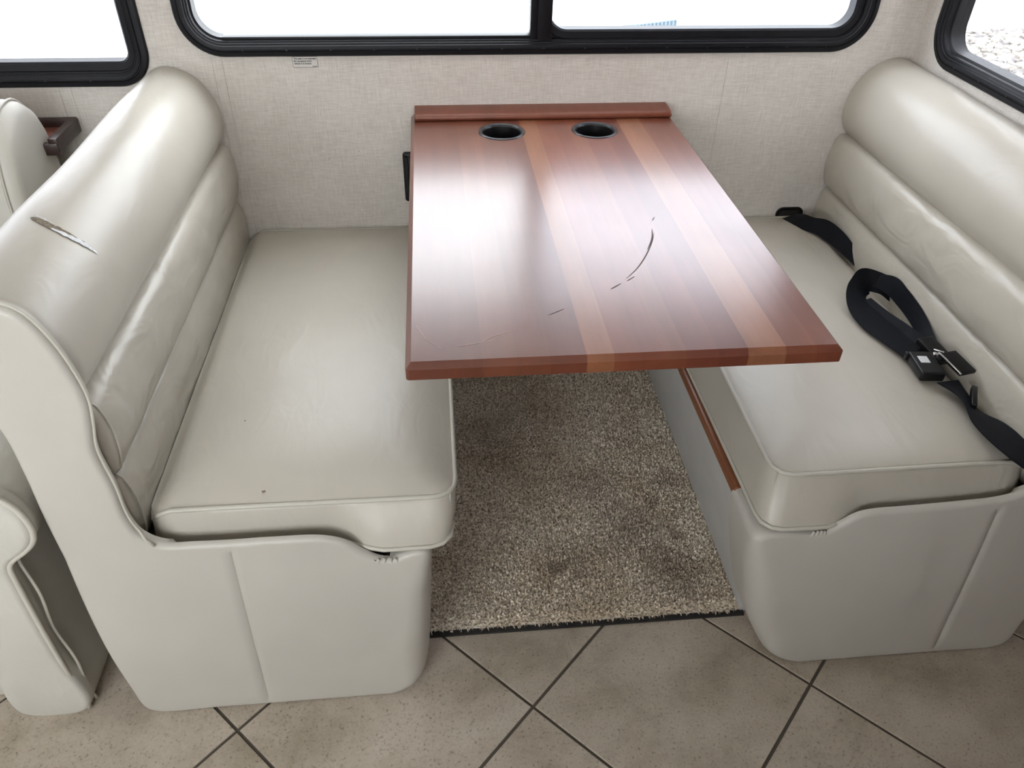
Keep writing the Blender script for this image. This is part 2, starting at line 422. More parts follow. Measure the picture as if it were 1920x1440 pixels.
# ---------------------------------------------------------------- windows
def frame_sweep(outline, sect, to3):
    """outline: closed list of 2D points; sect: list of (inset, depth); depth > 0 stands into the room"""
    n = len(outline); O = [np.array(p) for p in outline]; N = []
    for i in range(n):
        t = O[(i+1) % n]-O[i-1]; nn = np.array((-t[1], t[0])); N.append(nn/np.linalg.norm(nn))
    rings = [[to3(*(O[i]+N[i]*ins), d) for i in range(n)] for ins, d in sect]
    rings.append(rings[0]); return loft(rings)
SECT = [(0, .0), (0, .006), (.003, .010), (.013, .0115), (.0145, .0085), (.017, .0085), (.0185, .0115), (.026, .0105), (.0275, .006), (.031, .005), (.0325, .001),
        (.036, .0), (.0375, -.010), (.042, -.012), (.042, -.05), (.020, -.05), (.020, .0)]
def window(name, label, outline_fn, to3, panes, bars, screws, glassm, sashes=()):
    e = empty(name, to3(*outline_fn()[0], 0)); tag(e, label, 'window', kind='structure')
    V, Fc = frame_sweep(outline_fn(), SECT, to3); mk('window_frame', V, Fc, BLACKF, e, angle=40)
    for a0, a1, b0, b1, dep, *gm in panes:
        V, Fc = loft([[to3(a, b, d) for a, b in rrect(a0, a1, b0, b1, .06, 6)] for d in (dep, dep-.004)], True, True, True)
        mk('glass_pane', V, Fc, gm[0] if gm else glassm, e, smooth=False)
    for ol in sashes:
        V, Fc = frame_sweep(rrect(*ol), [(0, -.046), (0, -.008), (.003, -.004), (.019, -.005), (.0235, -.010), (.0235, -.046)], to3); mk('sash_frame', V, Fc, BLACKF, e, angle=40)
    for a0, a1, b0, b1, d0, d1, nm in bars:
        bm = bmesh.new(); vs_ = boxbm(bm, a0, a1, b0, b1, d0, d1, .002, 2)
        for v in bm.verts: v.co = Vector(to3(v.co.x, v.co.y, v.co.z))
        mkbm(nm, bm, BLACKF, e, angle=35)
    if screws:
        for a, b in screws:
            rings = [[to3(a+r*math.cos(k*.7854), b+r*math.sin(k*.7854), d) for k in range(8)] for r, d in ((.0032, .008), (.0028, .0105), (.001, .0098))]
            V, Fc = loft(rings, True, False, True); mk('screw', V, Fc, SCREW, e)
    return e
back3 = lambda a, b, d: (a, WY-d, b)
o1 = lambda: rrect(W1['x0'], W1['x1'], W1['z0'], W1['z1'], W1['r'], 12)
m1 = .262
window('window_1', 'wide black-framed sliding window above the dinette table', o1, back3,
       [(W1['x0']+.034, m1+.02, W1['z0']+.034, W1['z1']-.034, -.028), (m1+.03, W1['x1']-.034, W1['z0']+.034, W1['z1']-.034, -.040, GLASS_S)],
       [(m1-.006, m1+.012, W1['z0']+.030, W1['z1']-.03, -.045, -.004, 'sash_stile'), (m1+.013, m1+.050, W1['z0']+.030, W1['z1']-.03, -.048, .002, 'mullion'),
                (W1['x0']+.1, m1-.006, W1['z0']+.036, W1['z0']+.044, -.045, -.008, 'sash_rail')],
       [(x, W1['z0']+.0165) for x in np.arange(-.475, 1.08, .1095)], GLASS, [(m1+.02, W1['x1']-.034, W1['z0']+.034, W1['z1']-.034, .072, 8)])
o2 = lambda: rrect(W2['x0'], W2['x1'], W2['z0'], W2['z1'], W2['r'], 12)
window('window_2', 'black-framed window above the sofa at the left edge', o2, back3,
       [(W2['x0']+.034, W2['x1']-.034, W2['z0']+.034, W2['z1']-.034, -.03, GLASS_T)],
       [],
       [(x, W2['z0']+.0165) for x in np.arange(-1.85, -.78, .1095)], GLASS, [(W2['x0']+.034, W2['x1']-.030, W2['z0']+.034, W2['z1']-.034, .050, 8)])
right3 = lambda a, b, d: (RX-d, a, b)
o3 = lambda: rrect(W3['y0'], W3['y1'], W3['z0'], W3['z1'], W3['r'], 12)
window('window_3', 'black-framed window in the end wall looking onto gravel', o3, right3,
       [(W3['y0']+.034, W3['y1']-.034, W3['z0']+.034, W3['z1']-.034, -.03)], [],
       [(y, W3['z0']+.0165) for y in np.arange(-.80, -.10, .1095)], GLASS_T)

# daylight portals: sampling hints in the window openings, they give off no light themselves
def portal(name, loc, rot, sx, sy):
    l = bpy.data.lights.new(name, 'AREA'); l.shape = 'RECTANGLE'; l.size = sx*S; l.size_y = sy*S
    l.cycles.is_portal = True
    o = bpy.data.objects.new(name, l); C.objects.link(o); o.location = T(loc); o.rotation_euler = rot
portal('portal_main', ((W1['x0']+W1['x1'])/2, WY+.08, 1.2), (-math.pi/2, 0, 0), 1.75, .58)
portal('portal_sofa', ((W2['x0']+W2['x1'])/2, WY+.08, 1.14), (-math.pi/2, 0, 0), 1.2, .6)
portal('portal_end', (RX+.08, (W3['y0']+W3['y1'])/2, 1.18), (0, math.pi/2, 0), .58, .86)
portal('portal_aisle', (-1.3, YB-.08, 1.14), (math.pi/2, 0, 0), 1.6, .96)
portal('portal_galley', (.125, YB-.08, 1.325), (math.pi/2, 0, 0), .65, .55)

# unseen kitchen counter added behind the camera to shade the right bench front
def galley():
    e = empty('added_counter', (1.2, YB+.25, F)); tag(e, 'unseen dark cherry counter added behind the camera to block light from the right bench front', 'counter')
    body = box('cabinet_body', -.20, 2.85, YB+.003, YB+.50, F, .86, WOOD_M, e, .003); body.color = (.16, .06, .035, 1)
    box('worktop', -.22, 2.87, YB+.003, YB+.53, .862, .90, CREAM, e, .008)
    for k in range(5):
        x = -.16+.60*k; d = box('cabinet_door', x, x+.56, YB+.502, YB+.522, F+.06, .82, WOOD_M, e, .006); d.color = (.19, .07, .04, 1)
        h = tube('door_handle', [(x+.50, YB+.524, .62), (x+.50, YB+.545, .63), (x+.50, YB+.545, .75), (x+.50, YB+.524, .76)], .005, CHROME, None, 6); h.parent = d; h.location = (0, 0, 0)
galley()

# unseen pleated shade, added to dim the window's upper part in the table reflection
def shade():
    m = bpy.data.materials.new('pleated_shade'); m.use_nodes = True; nt = m.node_tree; b = nt.nodes['Principled BSDF']
    b.inputs['Roughness'].default_value = .9
    nt.links.new(ramp(nt, tnoise(nt, coords(nt), 60, 3), [(.3, (.50, .47, .43)), (.7, (.58, .55, .51))]), b.inputs['Base Color'])
    tr = node(nt, 'ShaderNodeBsdfTranslucent'); tr.inputs['Color'].default_value = (.80, .77, .78, 1); mx = node(nt, 'ShaderNodeMixShader'); mx.inputs[0].default_value = .75
    out = [n for n in nt.nodes if n.type == 'OUTPUT_MATERIAL'][0]
    nt.links.new(b.outputs[0], mx.inputs[1]); nt.links.new(tr.outputs[0], mx.inputs[2]); nt.links.new(mx.outputs[0], out.inputs[0])
    e = empty('added_window_shade', (.28, WY-.03, 1.52)); tag(e, 'unseen pleated shade added over the long window to dim its reflection in the table', 'shade')
    pts = [(WY-.022-(.012 if k % 2 else 0), z) for k, z in enumerate(np.arange(SHZ, 1.505, .012))]
    prof = pts+[(y-.0008, z) for y, z in pts[::-1]]
    V, Fc = loft([[(x, y, z) for y, z in prof] for x in (-.61, 1.165)], True, True, True); mk('pleated_fabric', V, Fc, m, e, smooth=False)
    box('bottom_rail', -.61, 1.165, WY-.040, WY-.016, SHZ-.02, SHZ, CREAM, e, .003)
    box('head_rail', -.63, 1.185, WY-.05, WY-.013, 1.505, 1.55, CREAM, e, .003)
shade()

# unseen flush ceiling light added to brighten the wall and seats
def added_ceiling_light():
    e = empty('added_ceiling_light', (.29, -.50, CZ-.05)); tag(e, 'unseen long ceiling light added above the table to brighten the wall and seats', 'light')
    box('lamp_housing', -.52, .86, -.68, -.32, CZ-.035, CZ-.001, CREAM, e, .01, 3)
    m = bpy.data.materials.new('lit_diffuser'); m.use_nodes = True; b = m.node_tree.nodes['Principled BSDF']
    b.inputs['Base Color'].default_value = (.8, .8, .8, 1); b.inputs['Emission Color'].default_value = (1.0, .985, .96, 1); b.inputs['Emission Strength'].default_value = LAMP
    box('diffuser', -.48, .82, -.65, -.35, CZ-.052, CZ-.034, m, e, .006, 2)
added_ceiling_light()

# ---------------------------------------------------------------- outside
GZ = F-1.05
yard = box('ground', -60, 60, -60, 90, GZ-.1, GZ, CONC, bev=0)
tag(yard, 'pale bright paving outside the windows', 'ground', kind='structure')
def ico():
    bm = bmesh.new(); bmesh.ops.create_icosphere(bm, subdivisions=1, radius=1)
    v = np.array([list(x.co) for x in bm.verts]); f = np.array([[l.index for l in x.verts] for x in bm.faces]); bm.free(); return v, f
iv, jf = ico()
def gravel():
    V = []; Fc = []; n = 0
    GX0, GX1, GY0, GY1 = 3.9, 12.5, 3.6, 8.7
    st = .125
    for x in np.arange(GX0, GX1, st):
        for y in np.arange(GY0, GY1, st):
            px = x+rng.uniform(-.4, .4)*st; py = y+rng.uniform(-.4, .4)*st
            sc = np.array([rng.uniform(.045, .115), rng.uniform(.04, .09), rng.uniform(.03, .07)])
            a = rng.uniform(0, 6.28); c, s = math.cos(a), math.sin(a)
            v = iv*sc*rng.uniform(.8, 1.2, iv.shape); v = np.c_[v[:, 0]*c-v[:, 1]*s, v[:, 0]*s+v[:, 1]*c, v[:, 2]]
            V.append(v+np.array([px, py, GZ+.015])); Fc.append(jf+n); n += len(iv)
    V = np.vstack(V); Fc = np.vstack(Fc)
    me = bpy.data.meshes.new('gravel'); W_ = np.c_[V[:, :2], V[:, 2]-F]*S
    me.from_pydata(W_.tolist(), [], Fc.tolist()); me.materials.append(STONE)
    o = bpy.data.objects.new('gravel', me); C.objects.link(o)
    tag(o, 'loose pale gravel on the ground outside the end wall window', 'gravel', kind='stuff')
    b = box('gravel_bed', GX0-.1, GX1+.1, GY0-.1, GY1+.1, GZ, GZ+.012, STONE_D, bev=0)
    b.parent = o
gravel()
def corrugated():
    e = empty('corrugated_panel', (2.8, 8.86, GZ)); tag(e, 'pale blue ribbed metal panel outside, seen through the table window', 'panel')
    pts = [(2.27+1.03*k/80, 8.86+.012*(1 if (k//2) % 2 else -1)) for k in range(81)]
    def sheet(top): return [(x, y, GZ+top(x)) for x, y in pts]+[(x, y+.02, GZ+top(x)) for x, y in pts[::-1]]
    V, Fc = loft([sheet(lambda x: 0), sheet(lambda x: .02+.105*(x-2.27)/1.03)], True, True, True); mk('ribbed_sheet', V, Fc, BLUECORR, e, smooth=False)
    tube('top_rail', [(2.27, 8.87, GZ+.02), (3.30, 8.87, GZ+.125)], .012, BLUECORR, e, 6)
corrugated()

# ---------------------------------------------------------------- benches
def yfront(z): return -1.09-.043*min(1, max(0, (.35-z)/.45))
def bench(side):
    L = side == 'L'
    X = (lambda x: x) if L else (lambda x: .60-x)
    name = 'dinette_bench'
    root = empty(name, (X(-.35), -.5, F))
    tag(root, 'cream vinyl dinette bench left of the table, bolster backrest torn on top' if L else 'cream vinyl dinette bench right of the table, its back to the end wall', 'bench', 'pair of dinette benches')
    mir = lambda p: (X(p[0]), p[1], p[2])
    # --- end panel: one skin over the end of the backrest and the base
    if L:
        basetop = [(-.517, .371), (-.46, .367), (-.40, .366), (-.32, .367), (-.24, .364), (-.20, .350), (-.165, .322), (-.135, .303), (-.115, .301), (-.095, .310), (-.075, .316), (-.052, .316)]
        rside = [(-.042, .305), (-.043, .27), (-.047, .20), (-.058, .03), (-.065, -.03), (-.082, -.075), (-.118, -.098)]
    else:   # in mirrored coordinates
        basetop = [(-.512, .372), (-.475, .359), (-.40, .352), (-.28, .347), (-.215, .345), (-.185, .338), (-.158, .320), (-.130, .303), (-.105, .298), (-.06, .303), (-.01, .305)]
        rside = [(.014, .295), (.016, .27), (.008, .20), (-.032, .03), (-.058, -.03), (-.088, -.076), (-.13, -.098)]
    outl = [(-.63, -.099), (-.655, -.082), (-.668, -.02), (-.683, .10), (-.690, .25), (-.690, .45), (-.685, .56), (-.686, .65), (-.70, .70), (-.722, .745), (-.735, .79), (-.725, .84), (-.69, .867),
            (-.645, .876), (-.602, .873), (-.584, .860), (-.563, .820), (-.548, .760), (-.543, .703), (-.550, .656), (-.561, .601), (-.557, .516), (-.557, .440), (-.545, .395)] + basetop + rside + [(-.18, -.10), (-.32, -.10), (-.5, -.10)]
    pl = catmull(outl, True, .009)
    pl = resample(pl, 300, True); n = len(pl)
    area = sum(pl[i][0]*pl[(i+1) % n][1]-pl[(i+1) % n][0]*pl[i][1] for i in range(n))
    N = []
    for i in range(n):
        t = pl[(i+2) % n]-pl[i-2]; nn = np.array((t[1], -t[0])); nn /= np.linalg.norm(nn)
        if area < 0: nn = -nn
        N.append(nn)
    R_ = []; TT = []
    for x, z in pl:
        onr = (x > -.09 and z < .30) if L else (x > -.10 and z < .29)
        base = smoothstep(-.46, -.42, x) if z < .40 else 0
        R_.append((.055 if z < .12 else .045) if onr and z > -.085 and z < .27 else .012)
        TT.append(.020 + .115*base*(1 if (x > -.09 and z < (.27 if L else .33)) or z < -.05 else 0))
    k = np.array([1, 2, 3, 3, 2, 1.]); 
    R_ = np.convolve(np.r_[R_[-12:], R_, R_[:12]], np.ones(13)/13, 'same')[12:-12]
    TT = np.convolve(np.r_[TT[-6:], TT, TT[:6]], np.ones(7)/7, 'same')[6:-6]
    rings = []
    for th in (0, 15, 30, 45, 60, 75, 90):
        s_, c_ = math.sin(math.radians(th)), math.cos(math.radians(th))
        ring = []
        for i in range(n):
            p = pl[i]-N[i]*R_[i]*(1-s_); ring.append((p[0], R_[i]*(1-c_), p[1]))
        rings.append(ring)
    rings.append([(pl[i][0], max(TT[i], R_[i]+.002), pl[i][1]-(.026 if (pl[i][1] > .28 and -.50 < pl[i][0] < -.12 and pl[i][1] < .39) else 0)) for i in range(n)])
    V, Fc = loft(rings, True, False, True)
    bm = bmesh.new(); bv = [bm.verts.new(v) for v in V]
    for f in Fc: bm.faces.new([bv[i] for i in f])
    seamx = -.402 if L else -.478
    from mathutils.geometry import delaunay_2d_cdt
    r0 = rings[0]; pts2 = [Vector((p[0], p[2])) for p in r0]; ed = [(i, (i+1) % n) for i in range(n)]
    poly = np.array([(p[0], p[2]) for p in r0])
    def inside(x, z):
        c_ = False; j = n-1
        for i in range(n):
            xi_, zi_ = poly[i]; xj_, zj_ = poly[j]
            if (zi_ > z) != (zj_ > z) and x < (xj_-xi_)*(z-zi_)/(zj_-zi_)+xi_: c_ = not c_
            j = i
        return c_
    gx = sorted(list(np.arange(-.73, .02, .018))+[seamx-.0026, seamx, seamx+.0026])
    for gx_ in gx:
        if abs(gx_-seamx) > .003 and abs(gx_-seamx) < .012: continue
        for gz_ in np.arange(-.09, .88, .018):
            if inside(gx_, gz_) and np.min(np.hypot(poly[:, 0]-gx_, poly[:, 1]-gz_)) > .007: pts2.append(Vector((gx_, gz_)))
    res = delaunay_2d_cdt(pts2, ed, [], 1, 1e-6)
    cv = [bm.verts.new((p.x, 0, p.y)) for p in res[0]]
    for f in res[2]: bm.faces.new([cv[i] for i in f])
    bmesh.ops.remove_doubles(bm, verts=bm.verts, dist=1e-5)
    bmesh.ops.triangulate(bm, faces=[f for f in bm.faces if len(f.verts) > 6])
    for v in bm.verts:
        x, y, z = v.co
        if abs(x-seamx) < 1e-4 and z < .40 and z > -.098 and y < .03: y += .0030
        if not L: x = max(x, -.708)
        if y < .02: y -= .004*smoothstep(.0, .10, z)*smoothstep(.36, .2, z)*(1 if x > -.38 else .4)
        v.co = Vector((X(x), y+yfront(z), z))
    mkbm('end_panel', bm, VINYL_PANEL, root, True, 60)
    # piping along the seam from the bolster down to the seat
    seam = [i for i in range(n) if (pl[i][1] > .40 and -.66 < pl[i][0] < -.53)]
    ip = sorted(seam, key=lambda i: -pl[i][1] if pl[i][0] < -.60 else -pl[i][1])
    pp = [(pl[i][0], pl[i][1]) for i in range(n) if i in seam]
    if pp[0][1] < pp[-1][1]: pp = pp[::-1]
    pp += [(-.540, .387), (-.529, .372)]
    tube('piping', [mir((x+.0015, yfront(z)+(.010 if z > .39 else .001), z+.001)) for x, z in pp], .0026, PIPING, root, 8)
    # gathered pleats where the skin dips below the cushion
    cx0 = -.125 if L else -.118
    V = []; Fc = []
    for q, ang in enumerate((-38, -22, -6, 10, 26) if L else (-14, -4, 8, 20)):
        a = math.radians(ang); l = .030 if L else .026
        cxp = cx0+.030*math.sin(a)*1.2; cz = .296-.006*abs(math.sin(a))
        rings = []
        for t in np.linspace(0, 1, 7):
            px = cxp+math.sin(a)*l*t*.9; pz = cz+.012-l*t; wd = .0032*(1-t)**.7+.0003; hh = .0038*(1-t)**.6
            rings.append([(X(px+wd*u), yfront(pz)+.0015-hh*(1-u*u), pz) for u in (-1, -.5, 0, .5, 1)])
        v, f = loft(rings, False, off=len(V)); V += v; Fc += f
    mk('gathered_pleats', V, Fc, VINYL_PANEL, root)
    # --- back shell with bolster
    prof = [(-.60, .56), (-.597, .63), (-.588, .664), (-.571, .684), (-.561, .715), (-.561, .750), (-.573, .793), (-.600, .836), (-.640, .863), (-.685, .872), (-.722, .856), (-.738, .815), (-.736, .77), (-.718, .72), (-.700, .68), (-.690, .62),
            (-.690, .40), (-.682, .10), (-.665, -.09), (-.64, -.10), (-.60, -.09), (-.598, .2), (-.599, .45)]
    pr = resample(catmull(prof, True, .008), 150, True)
    cen = np.array((-.65, .76)); ys = list(np.linspace(-1.071, -1.0, 12))+list(np.linspace(-.98, WY-.004, 60)); rings = []
    for y in ys:
        f = smoothstep(-1.071, -1.03, y); ring = []
        for x, z in pr:
            d = np.array((x, z))-cen; up = smoothstep(.60, .72, z)
            nz = noise.noise(Vector((x*4+(0 if L else 9), y*2.6, z*4)))*.008 + noise.noise(Vector((x*9, y*6+3, z*9)))*.0022
            k_ = 1+up*(nz/.12 - (1-f)*.10)
            q = cen+d*k_ if up > 0 else np.array((x, z))
            if not L: q[0] = max(q[0], -.712)
            ring.append((X(q[0]), y, q[1]))
        rings.append(ring)
    V, Fc = loft(rings, True, True, True); mk('back_bolster', V, Fc, VINYL, root, angle=70)
    # --- channelled back cushion
    def channel(zt, zb, xe, nm, extra=None):
        # one padded channel between two seams, soft ends
        h = zt-zb; prof = []
        for t in np.linspace(0, 1, 15):
            a = math.pi*t; prof.append((xe-.024+.024*min(1, math.sin(a)**.42), zb+h*t))
        prof += [(-.61, zt), (-.61, zb)]
        rings = []
        yy = [-1.054, -1.0535, -1.050, -1.044, -1.035, -1.02]+list(np.linspace(-1.0, WY-.004, 60))
        for y in yy:
            f = math.sqrt(max(0, 1-((-1.02-y)/.034)**2)) if y < -1.02 else 1
            g2 = smoothstep(WY-.004, WY-.05, y)
            ring = []
            for x, z in prof:
                nz = noise.noise(Vector((3 if L else 8, y*5, z*6)))*.004+noise.noise(Vector((1, y*16+z*14, z*4)))*.0022
                dx = (x+.61)
                xx = -.61+dx*(.72+.28*f)*(.94+.06*g2)+(nz if x > -.59 else 0)
                ring.append((X(xx), y, z if x < -.60 else zb+h/2+(z-zb-h/2)*(.90+.10*f)))
            rings.append(ring)
        V, Fc = loft(rings, True, True, True); o = mk(nm, V, Fc, VINYL_SOFT, root, angle=75)
        endp = [(X(-.61+(x+.61)*.985), -1.035, zb+h/2+(z-zb-h/2)*.985) for x, z in prof[:15]]
        t_ = tube('piping', endp, .0022, PIPING, None, 6); place(t_, root); t_.parent = root
        return o
    channel(.664, .505, -.548, 'upper_back_channel')
    channel(.507, .325, -.553, 'lower_back_channel')
    # --- base carcass, lid
    sb, st = (-.064, -.045) if L else (-.072, .006)
    bm = bmesh.new(); vs_ = boxbm(bm, -.595, -.05, -.985, WY-.002, F, .275)
    for v in bm.verts:
        if v.co.x > -.3: v.co.x = sb+(st-sb)*(v.co.z-F)/.375
        v.co.x = X(v.co.x)
    mkbm('base_board', bm, BOARD, root, False)
    lid = box('seat_lid', X(-.59), X(-.03 if L else .0130), -.965, WY-.004, .281, .304, WOOD_M, root, .002)
    lid.color = (.24, .09, .04, 1)
    return root, mir, X
benchL, mirL, XL = bench('L')
benchR, mirR, XR = bench('R')

# torn strip in the left bolster, laid on its surface
def tear():
    dg = bpy.context.evaluated_depsgraph_get()
    bol = [o for o in benchL.children if o.name.startswith('back_bolster')][0]
    mw = Matrix.Translation(benchL.location+bol.location)
    from mathutils.bvhtree import BVHTree
    bv = BVHTree.FromPolygons([mw@v.co for v in bol.data.vertices], [list(p.vertices) for p in bol.data.polygons])
    def surf(x, y):
        h = bv.ray_cast(T((x, y, 1.3)), Vector((0, 0, -1))); return h[0], h[1]
    path = catmull([(-.674, -.800), (-.655, -.810), (-.634, -.817), (-.610, -.818), (-.584, -.808)], False, .004)
    def strip(nm, a, b, wfun, m, lift, side=0):
        V = []; Fc = []; P = path[int(a*len(path)):int(b*len(path))+1]; n = len(P)
        for i, p in enumerate(P):
            t = i/(n-1); q = P[min(n-1, i+1)]-P[max(0, i-1)]; q /= np.linalg.norm(q); nn = np.array((-q[1], q[0])); wd = wfun(t)
            for s_ in (-1, -.33, .33, 1):
                j = rng.uniform(-.0016, .0016) if abs(s_) == 1 else 0
                c, no = surf(*(p+nn*(s_*wd+side+j))); c = c+no*lift*S
                V.append(c)
        for i in range(n-1):
            for k in range(3): Fc.append((i*4+k, i*4+k+1, i*4+5+k, i*4+4+k))
        o = mk(nm, V, Fc, m, None, conv=False); o.parent = benchL; o.location = -benchL.location; return o
    o = strip('tear', .05, .86, lambda t: .0072*math.sin(math.pi*min(1, t*1.05+.05))**.7, TEARB, .0012)
    o['label'] = 'brown torn strip with frayed white edge'
    strip('torn_edge', .45, .99, lambda t: .0050*math.sin(math.pi*min(1, .1+t*.88))**.8, TEARW, .0018, -.0060)
    strip('torn_edge', .0, .42, lambda t: .0022*math.sin(math.pi*t), STICK, .0018, .0085)
tear()

# ---------------------------------------------------------------- seat cushions
def cushion(side):
    L = side == 'L'; X = (lambda x: x) if L else (lambda x: .60-x)
    xe, xb = (.008, -.002) if L else (-.026, .000)       # aisle edge at top / bottom
    yt, yb = (-1.036, -1.068) if L else (-1.032, -1.072)  # front edge at top / bottom
    xi = -.552; y1 = WY-.006
    root = empty('seat_cushion', (X(-.3), -.5, .31))
    tag(root, 'cream vinyl seat cushion left of the table, with a small burn mark near its front' if L else 'cream vinyl seat cushion right of the table, under the black seat belts', 'cushion', 'pair of seat cushions')
    zt, zb = .404, (.322 if L else .313)
    def ring(x1, y0, z, r, ins=0, crown=0):
        o = []
        for cx, cyy, rr, a0 in ((x1-r, y1-.03, .03, 0), (xi+.03, y1-.03, .03, 90), (xi+.03, y0+.03, .03, 180), (x1-r, y0+r, r, 270)):
            for k in range(9):
                a = math.radians(a0+11.25*k); ex = cx if a0 not in (0,) else x1-rr
                o.append((ex+rr*math.cos(a), cyy+rr*math.sin(a)))
        P = resample(o, 150, True); return P
    rings = []
    for t in (0, .12, .3, .5, .7, .88, 1):
        x1 = xb+(xe-xb)*t; y0 = yb+(yt-yb)*t; bul = .004*math.sin(math.pi*t)
        P = ring(x1+bul, y0-bul, 0, .040); z = zb+(zt-zb)*t
        rings.append([(p[0], p[1]+(1-t)*((.016-.034*smoothstep(-.23, -.12, p[0])) if p[1] < -.9 else 0), z-t*.016*smoothstep(xi+.04, xi, p[0])) for p in P])
    bot = rings[0]; top = rings[-1]
    c = np.array(((xe+xi)/2, (yt+y1)/2))
    for f in (.985, .965, .94, .91, .87, .82, .76, .68, .6, .5, .4, .3, .2, .1, .03):
        P = ring(xe, yt, 0, .040); rr = []
        for p in P:
            q = c+(np.array(p)-c)*f
            # keep the inset roughly even on all sides
            ex = min(abs(q[0]-xe), abs(q[0]-xi)); ey = min(abs(q[1]-yt), abs(q[1]-y1)); e = min(ex, ey)
            z = zt+.026*(1-math.exp(-e/.05))*(1-.25*math.exp(-ex/.10))
            z += noise.noise(Vector((q[0]*5+(0 if L else 4), q[1]*4, 1)))*.004
            z -= .016*smoothstep(xi+.04, xi, q[0])
            rr.append((q[0], q[1], z))
        rings.append(rr)
    rings = [[(X(x), y, z) for x, y, z in r] for r in rings]
    V, Fc = loft(rings, True, True, True)
    mk('cushion_cover', V, Fc, VINYL, root, angle=50)
    def wob(r, ph, am): return [(X(x), y, z+am*math.sin(9*x+7*y+ph)-.016*smoothstep(xi+.03, xi+.008, x)) for x, y, z in r]
    def outb(r, d):
        return [(x+(d if x > -.06 else 0), y-(d if y < -1.0 else 0), z) for x, y, z in r]
    tube('top_piping', wob(outb(top, .0008), 0, .0012), .0044, PIPING, root, 8, True)
    tube('bottom_piping', wob(outb(bot, .001), 2, .0022), .0044, PIPING, root, 8, True)
    # corner seam
    tube('corner_seam', [(X(xb+(xe-xb)*t-.010+.003*math.sin(math.pi*t)), yb+(yt-yb)*t+.011-.003*math.sin(math.pi*t), zb+(zt-zb)*t) for t in np.linspace(.02, .98, 8)], .0013, PIPING, root, 6)
    if L:
        def zs(x, y):
            ex = min(abs(x-xe), abs(x-xi)); ey = min(abs(y-yt), abs(y-y1)); e = min(ex, ey)
            return zt+.026*(1-math.exp(-e/.05))*(1-.25*math.exp(-ex/.10))+noise.noise(Vector((x*5, y*4, 1)))*.004
        for (x, y, r) in ((-.343, -1.012, .0055), (-.407, -.822, .002)):
            ringo = []
            for k in range(10):
                rr = r*random.uniform(.5, 1.2); a = k*.6283
                ringo.append((x+rr*math.cos(a), y+rr*math.sin(a)*.8, zs(x, y)+.0012))
            mk('burn_mark', ringo+[(x, y, zs(x, y)+.0014)], [(k, (k+1) % 10, 10) for k in range(10)], TEARB if r > .004 else INK, root, smooth=False)
    return root
cushL = cushion('L'); cushR = cushion('R')

